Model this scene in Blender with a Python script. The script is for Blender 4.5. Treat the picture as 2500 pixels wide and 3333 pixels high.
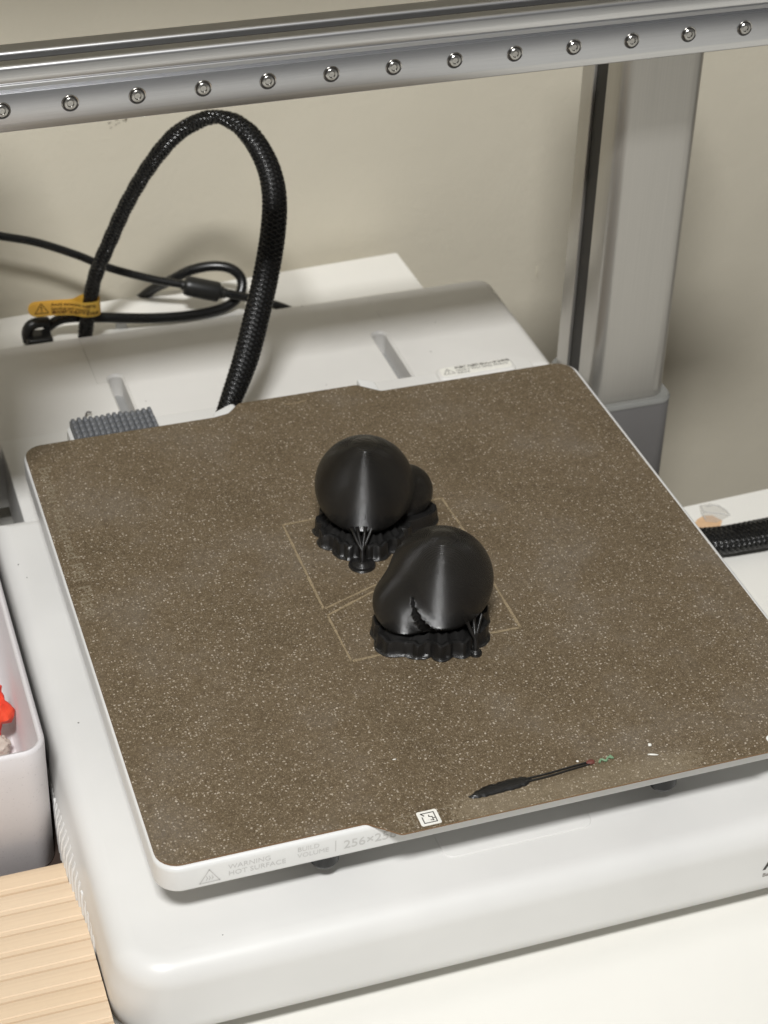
import bpy, bmesh, math, random
from math import sin, cos, pi, radians, sqrt
from mathutils import Vector, Matrix, Euler, noise
random.seed(7)
for o in list(bpy.data.objects): bpy.data.objects.remove(o)
sc = bpy.context.scene
COL = sc.collection
ZT = 74.0                      # desk top sits 74 mm below the build plate; all numbers below are mm, plate top = 0
def W(p): return Vector((p[0]*.001, p[1]*.001, (p[2]+ZT)*.001))

# ---------------------------------------------------------------- camera
cam_d = bpy.data.cameras.new("camera"); cam = bpy.data.objects.new("camera", cam_d); COL.objects.link(cam)
cam.location = W((-211.46, -576.06, 474.82))
cam.rotation_euler = Euler((radians(54.0209), radians(-1.4), radians(-18.5038)), 'XYZ')
cam_d.sensor_fit = 'VERTICAL'; cam_d.sensor_height = 24; cam_d.lens = 45.119
cam_d.clip_start = .01; cam_d.clip_end = 20
cam_d.dof.use_dof = True; cam_d.dof.focus_distance = .70; cam_d.dof.aperture_fstop = 14
sc.camera = cam
# ---------------------------------------------------------------- light: one ceiling panel lamp behind the viewer plus the room's bounce
world = bpy.data.worlds.new("World"); sc.world = world; world.use_nodes = True
bg = world.node_tree.nodes['Background']; bg.inputs[0].default_value = (1.0, .99, .975, 1); bg.inputs[1].default_value = .105
ld = bpy.data.lights.new("ceiling_lamp", 'AREA'); ld.shape = 'RECTANGLE'; ld.size = .42; ld.size_y = .2; ld.energy = 55; ld.color = (1.0, .998, .99)
lo = bpy.data.objects.new("ceiling_lamp", ld); COL.objects.link(lo)
lo.location = W((-520, -1180, 1900))
lo.rotation_euler = Euler((radians(32), 0, 0))
sc.view_settings.view_transform = 'Standard'; sc.view_settings.look = 'None'
sc.view_settings.exposure = 0; sc.view_settings.gamma = 1

# ---------------------------------------------------------------- materials
def lin(c):
    r = []
    for v in c:
        v /= 255.; r.append(v/12.92 if v <= .04045 else ((v+.055)/1.055)**2.4)
    return (*r, 1)
class MT:
    def __init__(s, name):
        s.m = bpy.data.materials.new(name); s.m.use_nodes = True; s.t = s.m.node_tree; s.p = s.t.nodes['Principled BSDF']
        tc = s.n('ShaderNodeTexCoord'); mp = s.n('ShaderNodeMapping'); mp.inputs['Scale'].default_value = (1000,)*3
        s.l(tc.outputs['Object'], mp.inputs[0]); s.co = mp.outputs[0]
    def n(s, k, **kw):
        x = s.t.nodes.new(k)
        for a, b in kw.items(): setattr(x, a, b)
        return x
    def l(s, a, b): s.t.links.new(a, b)
    def noise(s, scale, detail=2, rough=.5, co=None):
        x = s.n('ShaderNodeTexNoise'); x.inputs['Scale'].default_value = scale; x.inputs['Detail'].default_value = detail
        x.inputs['Roughness'].default_value = rough; s.l(co or s.co, x.inputs['Vector']); return x.outputs['Fac']
    def ramp(s, f, stops):
        x = s.n('ShaderNodeValToRGB'); e = x.color_ramp.elements
        while len(e) < len(stops): e.new(.5)
        for q, (a, c) in zip(e, stops): q.position = a; q.color = c if len(c) == 4 else (*c, 1)
        s.l(f, x.inputs[0]); return x.outputs[0]
    def mix(s, f, a, b, mode='MIX'):
        x = s.n('ShaderNodeMix', data_type='RGBA', blend_type=mode)
        for k, v in ((0, f), (6, a), (7, b)):
            if hasattr(v, 'links'): s.l(v, x.inputs[k])
            else: x.inputs[k].default_value = v
        return x.outputs[2]
    def math(s, op, a, b=0.):
        x = s.n('ShaderNodeMath', operation=op)
        for k, v in ((0, a), (1, b)):
            if hasattr(v, 'links'): s.l(v, x.inputs[k])
            else: x.inputs[k].default_value = v
        return x.outputs[0]
    def bump(s, h, dist, strength=1.):
        x = s.n('ShaderNodeBump'); x.inputs['Distance'].default_value = dist*.001; x.inputs['Strength'].default_value = strength
        s.l(h, x.inputs['Height']); s.l(x.outputs[0], s.p.inputs['Normal']); return x
    def set(s, **k):
        for a, b in k.items():
            i = s.p.inputs[a.replace('_', ' ')]
            if hasattr(b, 'links'): s.l(b, i)
            else: i.default_value = b
        return s
BC = 'Base Color'
def plastic(name, col, rough=.45, grain=.03, var=.04, scale=3., spec=.5):
    m = MT(name); f = m.noise(.02, 3); c2 = tuple(v*(1-var*2) for v in col[:3]) + (1,)
    m.l(m.ramp(f, [(.3, col), (.75, c2)]), m.p.inputs[BC])
    m.set(Roughness=m.math('ADD', m.math('MULTIPLY', m.noise(.06, 3), .12), rough-.06)); m.p.inputs['Specular IOR Level'].default_value = spec
    if grain: m.bump(m.noise(scale, 2), grain)
    return m.m
def flat(name, col, rough=.5, metal=0, spec=.5):
    m = MT(name); m.set(Roughness=rough, Metallic=metal); m.p.inputs['Specular IOR Level'].default_value = spec
    m.l(m.ramp(m.noise(.4, 2), [(.3, col), (.8, tuple(v*.88 for v in col[:3])+(1,))]), m.p.inputs[BC]); return m.m

M = {}
M['white'] = plastic('white_plastic', lin((223, 222, 219)), .36, .02)
M['casing'] = plastic('casing_plastic', lin((226, 226, 224)), .35, .008)
M['rear'] = plastic('rear_plastic', lin((222, 220, 216)), .5, .02)
M['desk'] = plastic('desk_laminate', lin((237, 235, 228)), .5, .01, .015)
M['board'] = plastic('board_laminate', lin((236, 234, 228)), .5, .01, .02)
# wall: eggshell paint with roller texture
m = MT('wall_paint')
m.l(m.ramp(m.noise(.006, 3), [(.3, lin((214, 207, 189))), (.75, lin((207, 200, 182)))]), m.p.inputs[BC])
m.set(Roughness=.75); h = m.math('ADD', m.noise(.35, 4, .6), m.math('MULTIPLY', m.noise(.05, 2), 1.5)); m.bump(h, .2); M['wall'] = m.m
M['scuff'] = None
m = MT('wall_scuff'); f = m.math('GREATER_THAN', m.noise(.45, 4, .75), .56)
m.l(m.mix(f, lin((196, 188, 171)), lin((128, 118, 100))), m.p.inputs[BC]); m.set(Alpha=f, Roughness=.8); M['scuff'] = m.m
# build plate
m = MT('textured_plate_coating')
base = m.ramp(m.noise(.022, 4, .62), [(.30, lin((78, 65, 47))), (.5, lin((90, 76, 57))), (.68, lin((101, 91, 79)))])
fine = m.noise(1.1, 3, .7)
base = m.mix(m.ramp(fine, [(.38, (0, 0, 0)), (.75, (.6,)*3)]), base, lin((130, 116, 92)))
base = m.mix(m.ramp(m.noise(.55, 2), [(.52, (0, 0, 0)), (.75, (.55,)*3)]), base, lin((72, 59, 43)))
def flecks(scale, rad, keep, dens):
    v = m.n('ShaderNodeTexVoronoi'); v.inputs['Scale'].default_value = scale; v.inputs['Randomness'].default_value = 1
    warp = m.n('ShaderNodeVectorMath', operation='ADD'); nz = m.n('ShaderNodeTexNoise'); nz.inputs['Scale'].default_value = .9
    sub = m.n('ShaderNodeVectorMath', operation='SCALE'); sub.inputs['Scale'].default_value = 1.3
    m.l(m.co, nz.inputs['Vector']); m.l(nz.outputs['Color'], sub.inputs[0]); m.l(m.co, warp.inputs[0]); m.l(sub.outputs[0], warp.inputs[1])
    m.l(warp.outputs[0], v.inputs['Vector'])
    near = m.math('LESS_THAN', v.outputs['Distance'], rad)
    sp = m.n('ShaderNodeSeparateColor'); m.l(v.outputs['Color'], sp.inputs[0])
    clus = m.math('MULTIPLY', m.noise(.05, 3, .6), dens)
    on = m.math('GREATER_THAN', m.math('ADD', sp.outputs[0], clus), keep)
    return m.math('MULTIPLY', m.math('MULTIPLY', near, on), m.math('ADD', m.math('MULTIPLY', sp.outputs[1], .7), .3)), v
f1, v1 = flecks(.8, .29, .98, .85)
f2, v2 = flecks(1.3, .35, .8, .8)
c = m.mix(m.math('MULTIPLY', f2, .62), base, lin((166, 151, 128)))
c = m.mix(m.math('MULTIPLY', f1, .7), c, lin((212, 200, 182)))
f3, v3 = flecks(2.0, .42, .66, .7)
c = m.mix(m.math('MULTIPLY', f3, .42), c, lin((146, 132, 112)))
# pale wiped band along the front tab where the nozzle is cleaned
sx = m.n('ShaderNodeSeparateXYZ'); m.l(m.co, sx.inputs[0])
wob = m.math('MULTIPLY', m.noise(.12, 2), 5.)
wx = m.math('ADD', sx.outputs[0], m.math('MULTIPLY', m.noise(.5, 4, .7), 40.))
bx = m.math('MULTIPLY', m.math('GREATER_THAN', wx, -6.), m.math('LESS_THAN', wx, 88.))
band = m.math('MULTIPLY', m.ramp(m.math('MULTIPLY', m.math('ADD', m.math('ADD', sx.outputs[1], wob), 123.), -.16), [(0, (0, 0, 0)), (1, (1, 1, 1))]), m.math('MULTIPLY', bx, m.math('ADD', m.noise(.6, 3, .7), .2)))
c = m.mix(m.math('MULTIPLY', band, .26), c, lin((178, 166, 142)))
m.l(c, m.p.inputs[BC]); m.set(Roughness=.52); m.p.inputs['Specular IOR Level'].default_value = .35
hh = m.math('ADD', m.math('ADD', m.noise(1.6, 3, .7), m.math('MULTIPLY', f1, .5)), m.math('MULTIPLY', m.noise(.7, 1), .6)); m.bump(hh, .10)
M['plate'] = m.m
M['plate_edge'] = flat('plate_steel_edge', lin((120, 88, 52)), .4)
m = MT('glue_residue_line'); f = m.math('GREATER_THAN', m.noise(1.3, 3, .7), .42)
m.l(m.ramp(m.noise(.5, 2), [(.3, lin((168, 150, 120))), (.7, lin((150, 134, 106)))]), m.p.inputs[BC])
m.set(Roughness=.6, Alpha=m.math('MULTIPLY', m.math('ADD', m.math('MULTIPLY', f, .5), .4), .9)); M['residue'] = m.m
m = MT('faint_print'); f = m.math('GREATER_THAN', m.noise(1.6, 3, .7), .47)
m.l(m.ramp(f, [(.3, lin((140, 127, 104))), (.7, lin((154, 142, 120)))]), m.p.inputs[BC]); m.set(Roughness=.6, Alpha=m.math('ADD', m.math('MULTIPLY', f, .55), .14)); M['faint'] = m.m
M['ink_grey'] = flat('pale_grey_print', lin((202, 201, 198)), .5)
M['ink_dark'] = flat('dark_grey_print', lin((92, 88, 84)), .5)
M['ink_soft'] = flat('soft_grey_print', lin((140, 134, 128)), .5)
M['ink_black'] = flat('black_print', lin((52, 50, 46)), .5)
M['ink_brown'] = flat('brown_print', lin((92, 58, 20)), .5)
M['sticker'] = flat('white_sticker', lin((240, 238, 230)), .4)
M['orange'] = plastic('orange_tag_paper', (1.0, .68, .13, 1), .5, .02, .05)
# black filament: satin, thin horizontal layers smear the lamp into vertical streaks
def filament(name, col, rough, k):
    """printed layers 0.28 mm high: the shading normal swings up and down with height, like the side of each round bead"""
    m = MT(name); m.set(Roughness=rough); m.p.inputs[BC].default_value = col; m.p.inputs['Specular IOR Level'].default_value = .8
    sp = m.n('ShaderNodeSeparateXYZ'); m.l(m.co, sp.inputs[0]); g = m.n('ShaderNodeNewGeometry')
    ph = m.math('MULTIPLY', m.math('ADD', sp.outputs[2], m.math('MULTIPLY', m.noise(.5, 2), .15)), 2*pi/.28)
    cz = m.n('ShaderNodeCombineXYZ'); gs = m.n('ShaderNodeSeparateXYZ'); m.l(g.outputs['Normal'], gs.inputs[0])
    fade = m.n('ShaderNodeMath', operation='MULTIPLY', use_clamp=True); m.l(m.math('SUBTRACT', 1.0, gs.outputs[2]), fade.inputs[0]); fade.inputs[1].default_value = 16.
    m.l(m.math('MULTIPLY', m.math('MULTIPLY', m.math('SINE', ph), fade.outputs[0]), k), cz.inputs[2])
    ad = m.n('ShaderNodeVectorMath', operation='ADD'); m.l(g.outputs['Normal'], ad.inputs[0]); m.l(cz.outputs[0], ad.inputs[1])
    nm = m.n('ShaderNodeVectorMath', operation='NORMALIZE'); m.l(ad.outputs[0], nm.inputs[0]); m.l(nm.outputs[0], m.p.inputs['Normal'])
    return m.m
M['filament'] = filament('black_filament', lin((24, 22, 20)), .24, 1.7)
M['support'] = filament('black_support_filament', lin((23, 22, 21)), .32, .6)
M['torn'] = plastic('torn_black_filament', lin((20, 19, 18)), .8, .12, .04, 1.5, .25)
M['black_rubber'] = plastic('black_rubber', lin((27, 27, 26)), .38, .02)
M['black_cord'] = plastic('black_cord_jacket', lin((20, 20, 20)), .28, .004)
M['sleeve_core'] = flat('sleeve_core', (.004, .004, .004, 1), .6)
M['braid'] = flat('black_braid_filament', (.0035, .0035, .0035, 1), .22, 0, .6)
M['brush'] = plastic('grey_silicone', lin((108, 110, 113)), .6, .03)
# aluminium
def metal(name, col, rough, metal=1., an=0., stretch=None):
    m = MT(name); mp = m.n('ShaderNodeMapping'); mp.inputs['Scale'].default_value = stretch or (1, 1, 1); m.l(m.co, mp.inputs[0])
    f = m.noise(1., 3, .6, mp.outputs[0])
    m.l(m.ramp(f, [(.3, col), (.75, tuple(v*.9 for v in col[:3])+(1,))]), m.p.inputs[BC])
    m.set(Roughness=m.math('ADD', m.math('MULTIPLY', f, .08), rough-.04), Metallic=metal, Anisotropic=an); return m.m
M['alu'] = metal('satin_aluminium', lin((208, 208, 208)), .34, 1, 0, (.01, 2, 2))
M['rail'] = metal('ground_steel_rail', lin((200, 201, 204)), .36, 1, 0, (.03, 3, 3))
M['screw'] = metal('screw_steel', lin((176, 174, 170)), .24)
M['screw_hole'] = flat('dark_screw_recess', lin((60, 57, 54)), .5, .5)
M['column'] = metal('painted_column_metal', lin((182, 179, 173)), .33, .75, 0, (2, 2, .01))
M['col_side'] = metal('column_side_aluminium', lin((176, 178, 174)), .4, .8, 0, (2, 2, .01))
M['foot'] = plastic('grey_foot_plastic', lin((102, 100, 99)), .5, .02)
M['foot_lip'] = plastic('light_grey_lip', lin((132, 132, 128)), .45, .02)
M['belt'] = flat('black_belt', lin((34, 31, 28)), .6)
M['groove'] = plastic('channel_grey', lin((156, 156, 155)), .5, .02)
# bin with speckle
m = MT('speckled_bin_plastic'); f = m.math('GREATER_THAN', m.noise(.8, 3, .7), .64)
m.l(m.mix(m.math('MULTIPLY', f, .35), lin((217, 213, 214)), lin((176, 171, 174))), m.p.inputs[BC]); m.set(Roughness=.5); m.bump(m.noise(.9, 3), .05); M['bin'] = m.m
m = MT('red_print_plastic'); m.l(m.ramp(m.noise(.12, 3), [(.35, lin((224, 52, 40))), (.7, lin((236, 84, 50)))]), m.p.inputs[BC]); m.set(Roughness=.5)
m.bump(m.noise(.6, 4, .7), .5); M['red'] = m.m
M['grey_bit'] = flat('grey_print_plastic', lin((190, 180, 168)), .6)
# wood
m = MT('pale_wood_grain'); mp = m.n('ShaderNodeMapping'); mp.inputs['Scale'].default_value = (.012, .5, .5); m.l(m.co, mp.inputs[0])
g = m.noise(1., 4, .6, mp.outputs[0]); oi = m.n('ShaderNodeObjectInfo')
cw = m.ramp(g, [(.25, lin((210, 186, 158))), (.5, lin((219, 197, 169))), (.8, lin((213, 190, 162)))])
cw = m.mix(m.math('MULTIPLY', oi.outputs['Random'], .25), cw, lin((212, 184, 148)))
m.l(cw, m.p.inputs[BC]); m.set(Roughness=.55); m.bump(g, .05); M['wood'] = m.m
M['wood_gap'] = flat('wood_backing', lin((132, 104, 74)), .7)
M['tape'] = None
m = MT('clear_tape'); m.set(Roughness=m.math('ADD', m.math('MULTIPLY', m.noise(.2, 3), .3), .1), Alpha=.35); m.p.inputs[BC].default_value = lin((214, 210, 202)); m.bump(m.noise(.08, 3), .6); M['tape'] = m.m
M['kraft'] = flat('brown_paper', lin((222, 184, 144)), .7)
M['green'] = flat('green_plastic_bit', lin((120, 152, 118)), .5); M['red_bit'] = flat('dull_red_bit', lin((112, 62, 54)), .5)
M['dark_grey'] = flat('dark_slot', lin((88, 84, 78)), .7)

# ---------------------------------------------------------------- helpers
def empty(name, p, label, cat, group=None):
    o = bpy.data.objects.new(name, None); COL.objects.link(o); o.location = W(p); o.empty_display_size = .01
    tag(o, label, cat, group); return o
def tag(o, label=None, cat=None, group=None, kind=None):
    for k, v in (('label', label), ('category', cat), ('group', group), ('kind', kind)):
        if v: o[k] = v
    return o
def wloc(o):
    v = Vector()
    while o: v += o.location; o = o.parent
    return v
def obj(name, bm, mat, parent=None, org=None, smooth=40):
    """bm in mm -> one mesh object in metres, origin at its own centre (or org)"""
    if org is None:
        c = Vector()
        if bm.verts:
            xs = [v.co for v in bm.verts]
            c = Vector([(min(a[i] for a in xs)+max(a[i] for a in xs))/2 for i in range(3)])
    else: c = Vector(org)
    for v in bm.verts: v.co = (v.co-c)*.001
    bm.normal_update()
    me = bpy.data.meshes.new(name); bm.to_mesh(me); bm.free()
    if isinstance(mat, (list, tuple)):
        for q in mat: me.materials.append(q)
    else: me.materials.append(mat)
    if smooth:
        me.polygons.foreach_set('use_smooth', [True]*len(me.polygons)); me.set_sharp_from_angle(angle=radians(smooth))
    o = bpy.data.objects.new(name, me); COL.objects.link(o)
    o.location = W(c) - (wloc(parent) if parent else Vector())
    if parent: o.parent = parent
    return o
def rring(x0, x1, y0, y1, r, z, seg=8, d=0.):
    """rounded rectangle ring; r = radius or 4 radii (x1y1, x0y1, x0y0, x1y0); d = inset"""
    rr = r if isinstance(r, (list, tuple)) else [r]*4
    pts = []
    for (cx, cy, sx_, sy_, a0, R) in ((x1, y1, -1, -1, 0, rr[0]), (x0, y1, 1, -1, 90, rr[1]), (x0, y0, 1, 1, 180, rr[2]), (x1, y0, -1, 1, 270, rr[3])):
        R = max(R, d+.05); q = R-d
        ox, oy = cx+sx_*R, cy+sy_*R
        for i in range(seg+1):
            a = radians(a0+90*i/seg); pts.append((ox+q*cos(a), oy+q*sin(a), z))
    return pts
def loft(bm, rings, cap=(True, True), closed=True):
    vs = [[bm.verts.new(p) for p in r] for r in rings]
    n = len(vs[0])
    for a, b in zip(vs, vs[1:]):
        for i in range(n if closed else n-1):
            j = (i+1) % n; bm.faces.new((a[i], a[j], b[j], b[i]))
    if cap[0]: bm.faces.new(vs[0][::-1])
    if cap[1]: bm.faces.new(vs[-1])
    return vs
def rbox(bm, x0, x1, y0, y1, z0, z1, r=2., t=1., b=0., seg=8, ts=6):
    rings = []
    if b > 0:
        for i in range(ts): a = radians(90*i/ts); rings.append(rring(x0, x1, y0, y1, r, z0+b*(1-sin(a)) if 0 else z0+b-b*cos(a), seg, b*(1-sin(a))))
        rings.append(rring(x0, x1, y0, y1, r, z0+b, seg))
    else: rings.append(rring(x0, x1, y0, y1, r, z0, seg))
    for i in range(ts+1): a = radians(90*i/ts); rings.append(rring(x0, x1, y0, y1, r, z1-t+t*sin(a), seg, t*(1-cos(a))))
    loft(bm, rings); return bm
def box(bm, x0, x1, y0, y1, z0, z1, bev=0.):
    g = bmesh.ops.create_cube(bm, size=1); vs = g['verts']
    for v in vs: v.co = Vector((x0+(v.co.x+.5)*(x1-x0), y0+(v.co.y+.5)*(y1-y0), z0+(v.co.z+.5)*(z1-z0)))
    if bev: bmesh.ops.bevel(bm, geom=list({e for v in vs for e in v.link_edges}), offset=bev, segments=2, profile=.5, affect='EDGES')
    return bm
def cyl(bm, c, r, z0, z1, seg=20, r2=None):
    r2 = r if r2 is None else r2
    loft(bm, [[(c[0]+q*cos(2*pi*i/seg), c[1]+q*sin(2*pi*i/seg), z) for i in range(seg)] for q, z in ((r, z0), (r2, z1))]); return bm
def roundpoly(pts, rad, seg=5):
    out = []; n = len(pts)
    for i, p in enumerate(pts):
        r = rad[i] if isinstance(rad, list) else rad
        p = Vector(p); a = (Vector(pts[i-1])-p); b = (Vector(pts[(i+1) % n])-p)
        ang = a.angle(b); t = min(r/math.tan(ang/2), a.length*.48, b.length*.48); r2 = t*math.tan(ang/2)
        a.normalize(); b.normalize(); c = p+(a+b).normalized()*(r2/sin(ang/2))
        s = p+a*t-c; e = p+b*t-c; tot = s.angle_signed(e) if 1 else 0
        for k in range(seg+1):
            th = -tot*k/seg; out.append((c.x+s.x*cos(th)-s.y*sin(th), c.y+s.x*sin(th)+s.y*cos(th)))
    return out
def prism(bm, pts, z0, z1):
    loft(bm, [[(x, y, z0) for x, y in pts], [(x, y, z1) for x, y in pts]]); return bm
def catmull(pts, n):
    P = [Vector(p) for p in pts]; P = [2*P[0]-P[1]]+P+[2*P[-1]-P[-2]]; out = []
    for i in range(1, len(P)-2):
        for k in range(n):
            t = k/n; a, b, c, d = P[i-1:i+3]
            out.append(.5*((2*b)+(-a+c)*t+(2*a-5*b+4*c-d)*t*t+(-a+3*b-3*c+d)*t**3))
    out.append(P[-2]); return out
def resample(pts, step):
    L = [0]
    for a, b in zip(pts, pts[1:]): L.append(L[-1]+(b-a).length)
    n = max(2, int(L[-1]/step)); out = []; j = 0
    for i in range(n+1):
        s = L[-1]*i/n
        while j < len(L)-2 and L[j+1] < s: j += 1
        t = (s-L[j])/max(1e-9, L[j+1]-L[j]); out.append(pts[j].lerp(pts[j+1], min(1, t)))
    return out
def frames(P, up):
    F = []; u = Vector(up)
    for i, p in enumerate(P):
        t = (P[min(i+1, len(P)-1)]-P[max(i-1, 0)]).normalized()
        u = (u-t*u.dot(t)).normalized(); F.append((p, u.copy(), t.cross(u), t))
    return F
def tube(bm, pts, r, seg=12, up=(0, 0, 1), step=2.):
    P = resample(pts, step); F = frames(P, up); n = len(F)
    rf = r if callable(r) else (lambda s: r)
    loft(bm, [[p+(u*cos(2*pi*k/seg)+w*sin(2*pi*k/seg))*rf(i/(n-1)) for k in range(seg)] for i, (p, u, w, t) in enumerate(F)]); return bm
def text_bm(s, size, fn, align='LEFT', bold=0., thick=0., space=1.):
    """writes s (lines with newline) and maps local (x,y) in mm through fn"""
    cu = bpy.data.curves.new('t', 'FONT'); cu.body = s; cu.size = size; cu.align_x = align; cu.offset = bold; cu.space_character = space
    cu.resolution_u = 3; o = bpy.data.objects.new('t', cu); COL.objects.link(o)
    dg = bpy.context.evaluated_depsgraph_get(); me = bpy.data.meshes.new_from_object(o.evaluated_get(dg))
    bm = bmesh.new(); bm.from_mesh(me); bpy.data.objects.remove(o); bpy.data.meshes.remove(me)
    for v in bm.verts: v.co = Vector(fn(v.co.x, v.co.y))
    if thick: pass
    return bm
def add_poly(bm, pts, fn):
    bm.faces.new([bm.verts.new(fn(x, y)) for x, y in pts])
def stroke_poly(bm, pts, w, fn, closed=False, jit=0.):
    """flat strip of width w along pts (2D), mapped through fn"""
    P = [Vector(p) for p in pts]; n = len(P)
    for i in range(n if closed else n-1):
        a, b = P[i], P[(i+1) % n]; d = (b-a); L = d.length; d.normalize(); q = Vector((-d.y, d.x))*w/2
        k = max(1, int(L/2.)) if jit else 1; prev = None
        for j in range(k+1):
            c = a+d*(L*j/k + (0 if 0 < j < k else (w*.3 if j else -w*.3))); s = 1+random.uniform(-jit, jit)
            cur = [bm.verts.new(fn(*(c+q*s))), bm.verts.new(fn(*(c-q*s)))]
            if prev: bm.faces.new((prev[0], prev[1], cur[1], cur[0]))
            prev = cur
def carve(o, cutters):
    """cut pockets into o with closed bmeshes (mm, scene coordinates)"""
    for cb in cutters:
        for v in cb.verts: v.co = v.co*.001+Vector((0, 0, ZT*.001))
        bmesh.ops.recalc_face_normals(cb, faces=cb.faces)
        me = bpy.data.meshes.new('c'); cb.to_mesh(me); cb.free(); co = bpy.data.objects.new('c', me); COL.objects.link(co)
        md = o.modifiers.new('b', 'BOOLEAN'); md.operation = 'DIFFERENCE'; md.object = co; md.solver = 'EXACT'
        bpy.context.view_layer.update(); dg = bpy.context.evaluated_depsgraph_get()
        nm = bpy.data.meshes.new_from_object(o.evaluated_get(dg)); o.modifiers.clear(); o.data = nm; bpy.data.objects.remove(co)
    nm.polygons.foreach_set('use_smooth', [True]*len(nm.polygons)); nm.set_sharp_from_angle(angle=radians(35))
    return o
def B(): return bmesh.new()

# ---------------------------------------------------------------- setting
def wy(x): return 333+.05*x
bm = B()
for q in [[(-1600, wy(-1600), -900), (1600, wy(1600), -900), (1600, wy(1600), 1600), (-1600, wy(-1600), 1600)]]:
    f = bm.faces.new([bm.verts.new(p) for p in q])
r = bmesh.ops.extrude_face_region(bm, geom=bm.faces[:]); bmesh.ops.translate(bm, verts=[v for v in r['geom'] if isinstance(v, bmesh.types.BMVert)], vec=(0, 80, 0))
wall = tag(obj('wall', bm, M['wall'], org=(0, 333, 0)), kind='structure')
bm = B()
for (cx, cz, s) in ((-40, 57, 5.5), (-29, 59, 4.2), (-44, 53, 3)):
    n = 9; add_poly(bm, [(cx+s*cos(2*pi*i/n)*random.uniform(.6, 1.2), cz+s*.8*sin(2*pi*i/n)*random.uniform(.6, 1.2)) for i in range(n)], lambda x, z: (x, wy(x)-.12, z))
obj('scuff', bm, M['scuff'], wall)
bm = B(); box(bm, 205.6, 206.2, wy(206)-.5, wy(206)+.5, -80, -72.5, .15); obj('paint_run', bm, M['wall'], wall)
bm = B(); f = bm.faces.new([bm.verts.new(p) for p in ((-1600, -1600, -820), (1600, -1600, -820), (1600, 420, -820), (-1600, 420, -820))])
tag(obj('floor', bm, plastic('floor_grey', lin((150, 140, 126)), .6, 0)), kind='structure')
# desk: L-shaped top, its right half ends well short of the wall
bm = B(); c3 = .045
prism(bm, roundpoly([(-900, -700), (900, -700), (900, 99+c3*700), (111.5, 95.5), (109, 322), (-900, 276)][::1], 2.), -74-24, -74)
bmesh.ops.recalc_face_normals(bm, faces=bm.faces)
desk = empty('desk', (0, 0, -820), 'cream white laminate desk standing under the white printer', 'desk')
obj('desk_top', bm, M['desk'], desk, smooth=30)
for x, y in ((-860, -660), (860, -660), (860, 80), (-860, 240)):
    bm = B(); box(bm, x-20, x+20, y-20, y+20, -820, -98.2, 2); obj('leg', bm, M['desk'], desk)
# white board behind the printer
bm = B(); prism(bm, roundpoly([(-700, 276.5-.0*700), (112, 276.5), (110.6, 324.6), (-700, 324.6-.0515*810)], .8, 2), -73.9, -40); bmesh.ops.recalc_face_normals(bm, faces=bm.faces)
tag(obj('white_box', bm, M['board'], smooth=30), 'long flat white box against the wall behind the printer, black cords lying on it', 'box')

bm = B(); rbox(bm, -700, 700, 6, 326, 520, 1000, 2, 1, 1)  # unseen cabinet shape, added overhead to darken the upper wall
for v in bm.verts: v.co.y += .05*v.co.x*(v.co.y > 200)
blocker = empty('wall_shade_blocker', (0, 166, 520), 'unseen white cabinet-shaped block added above the printer to shade the upper wall', 'light blocker')
obj('blocker_body', bm, M['board'], blocker, smooth=30)
for x in (-698, -232, 234):
    bm = B(); box(bm, x, x+464, -12, 5.8, 522, 998, 1); obj('blocker_front', bm, M['board'], blocker)
# ---------------------------------------------------------------- printer
pr = empty('printer', (0, 0, -74), 'white desktop bed-slinger 3D printer with silver gantry beam and sliding heated bed', 'printer')
def bulge(x, y):
    # the left flank swells out around the ribbed vent
    def ss(a, b, v): v = max(0, min(1, (v-a)/(b-a))); return v*v*(3-2*v)
    b_ = 1.7*ss(-12, -22, y)+2.6*ss(-20, -58, y)*(1-ss(-64, -104, y))
    if y < -130: b_ *= max(0, min(1, (-128-x)/20))
    return b_
def flank(x, y, z):
    v = max(0, min(1, (-36-z)/13)); k = bulge(x, y)*v*v*(3-2*v)
    if x > -110 and y > -130 or x > -120: return (x, y, z)
    if y >= -130: return (x-k, y, z)
    n_ = Vector((x+128.8, y+130)).normalized(); return (x+n_.x*k, y+n_.y*k, z)
def dense(r):
    o_ = []
    for k_, (a, b) in enumerate(zip(r, r[1:]+r[:1])):
        a_, b_ = Vector(a), Vector(b); n_ = 80 if k_ == 25 else 1      # the long straight left flank
        o_ += [tuple(a_.lerp(b_, i/n_)) for i in range(n_)]
    return [flank(*p) for p in o_]
bm = B(); ar = (-147.8, 147.8, -149, 124, [3, 3, 19, 19])
rings = [rring(*ar, z_, 12, max(0, -61.2-z_)) for z_ in (-62, -61.2, -57, -53, -49.5, -47, -44.5, -42, -40)] + [rring(*ar, -39+9*sin(radians(90*i/8)), 12, 9*(1-cos(radians(90*i/8)))) for i in range(9)]
loft(bm, [dense(r) for r in rings])
base = obj('base', bm, M['white'], pr, smooth=50)
# faint raised panel on the base, half under the bed
bm = B(); rbox(bm, -25, 33, -127.5, -60, -30.2, -29.65, 4, .35, 0, 6, 3); obj('cover_panel', bm, M['white'], base)
bm = B(); rbox(bm, -133, 133, 110, 185, -62, -30.5, 3, .8); obj('base_neck', bm, M['white'], pr)
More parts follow.
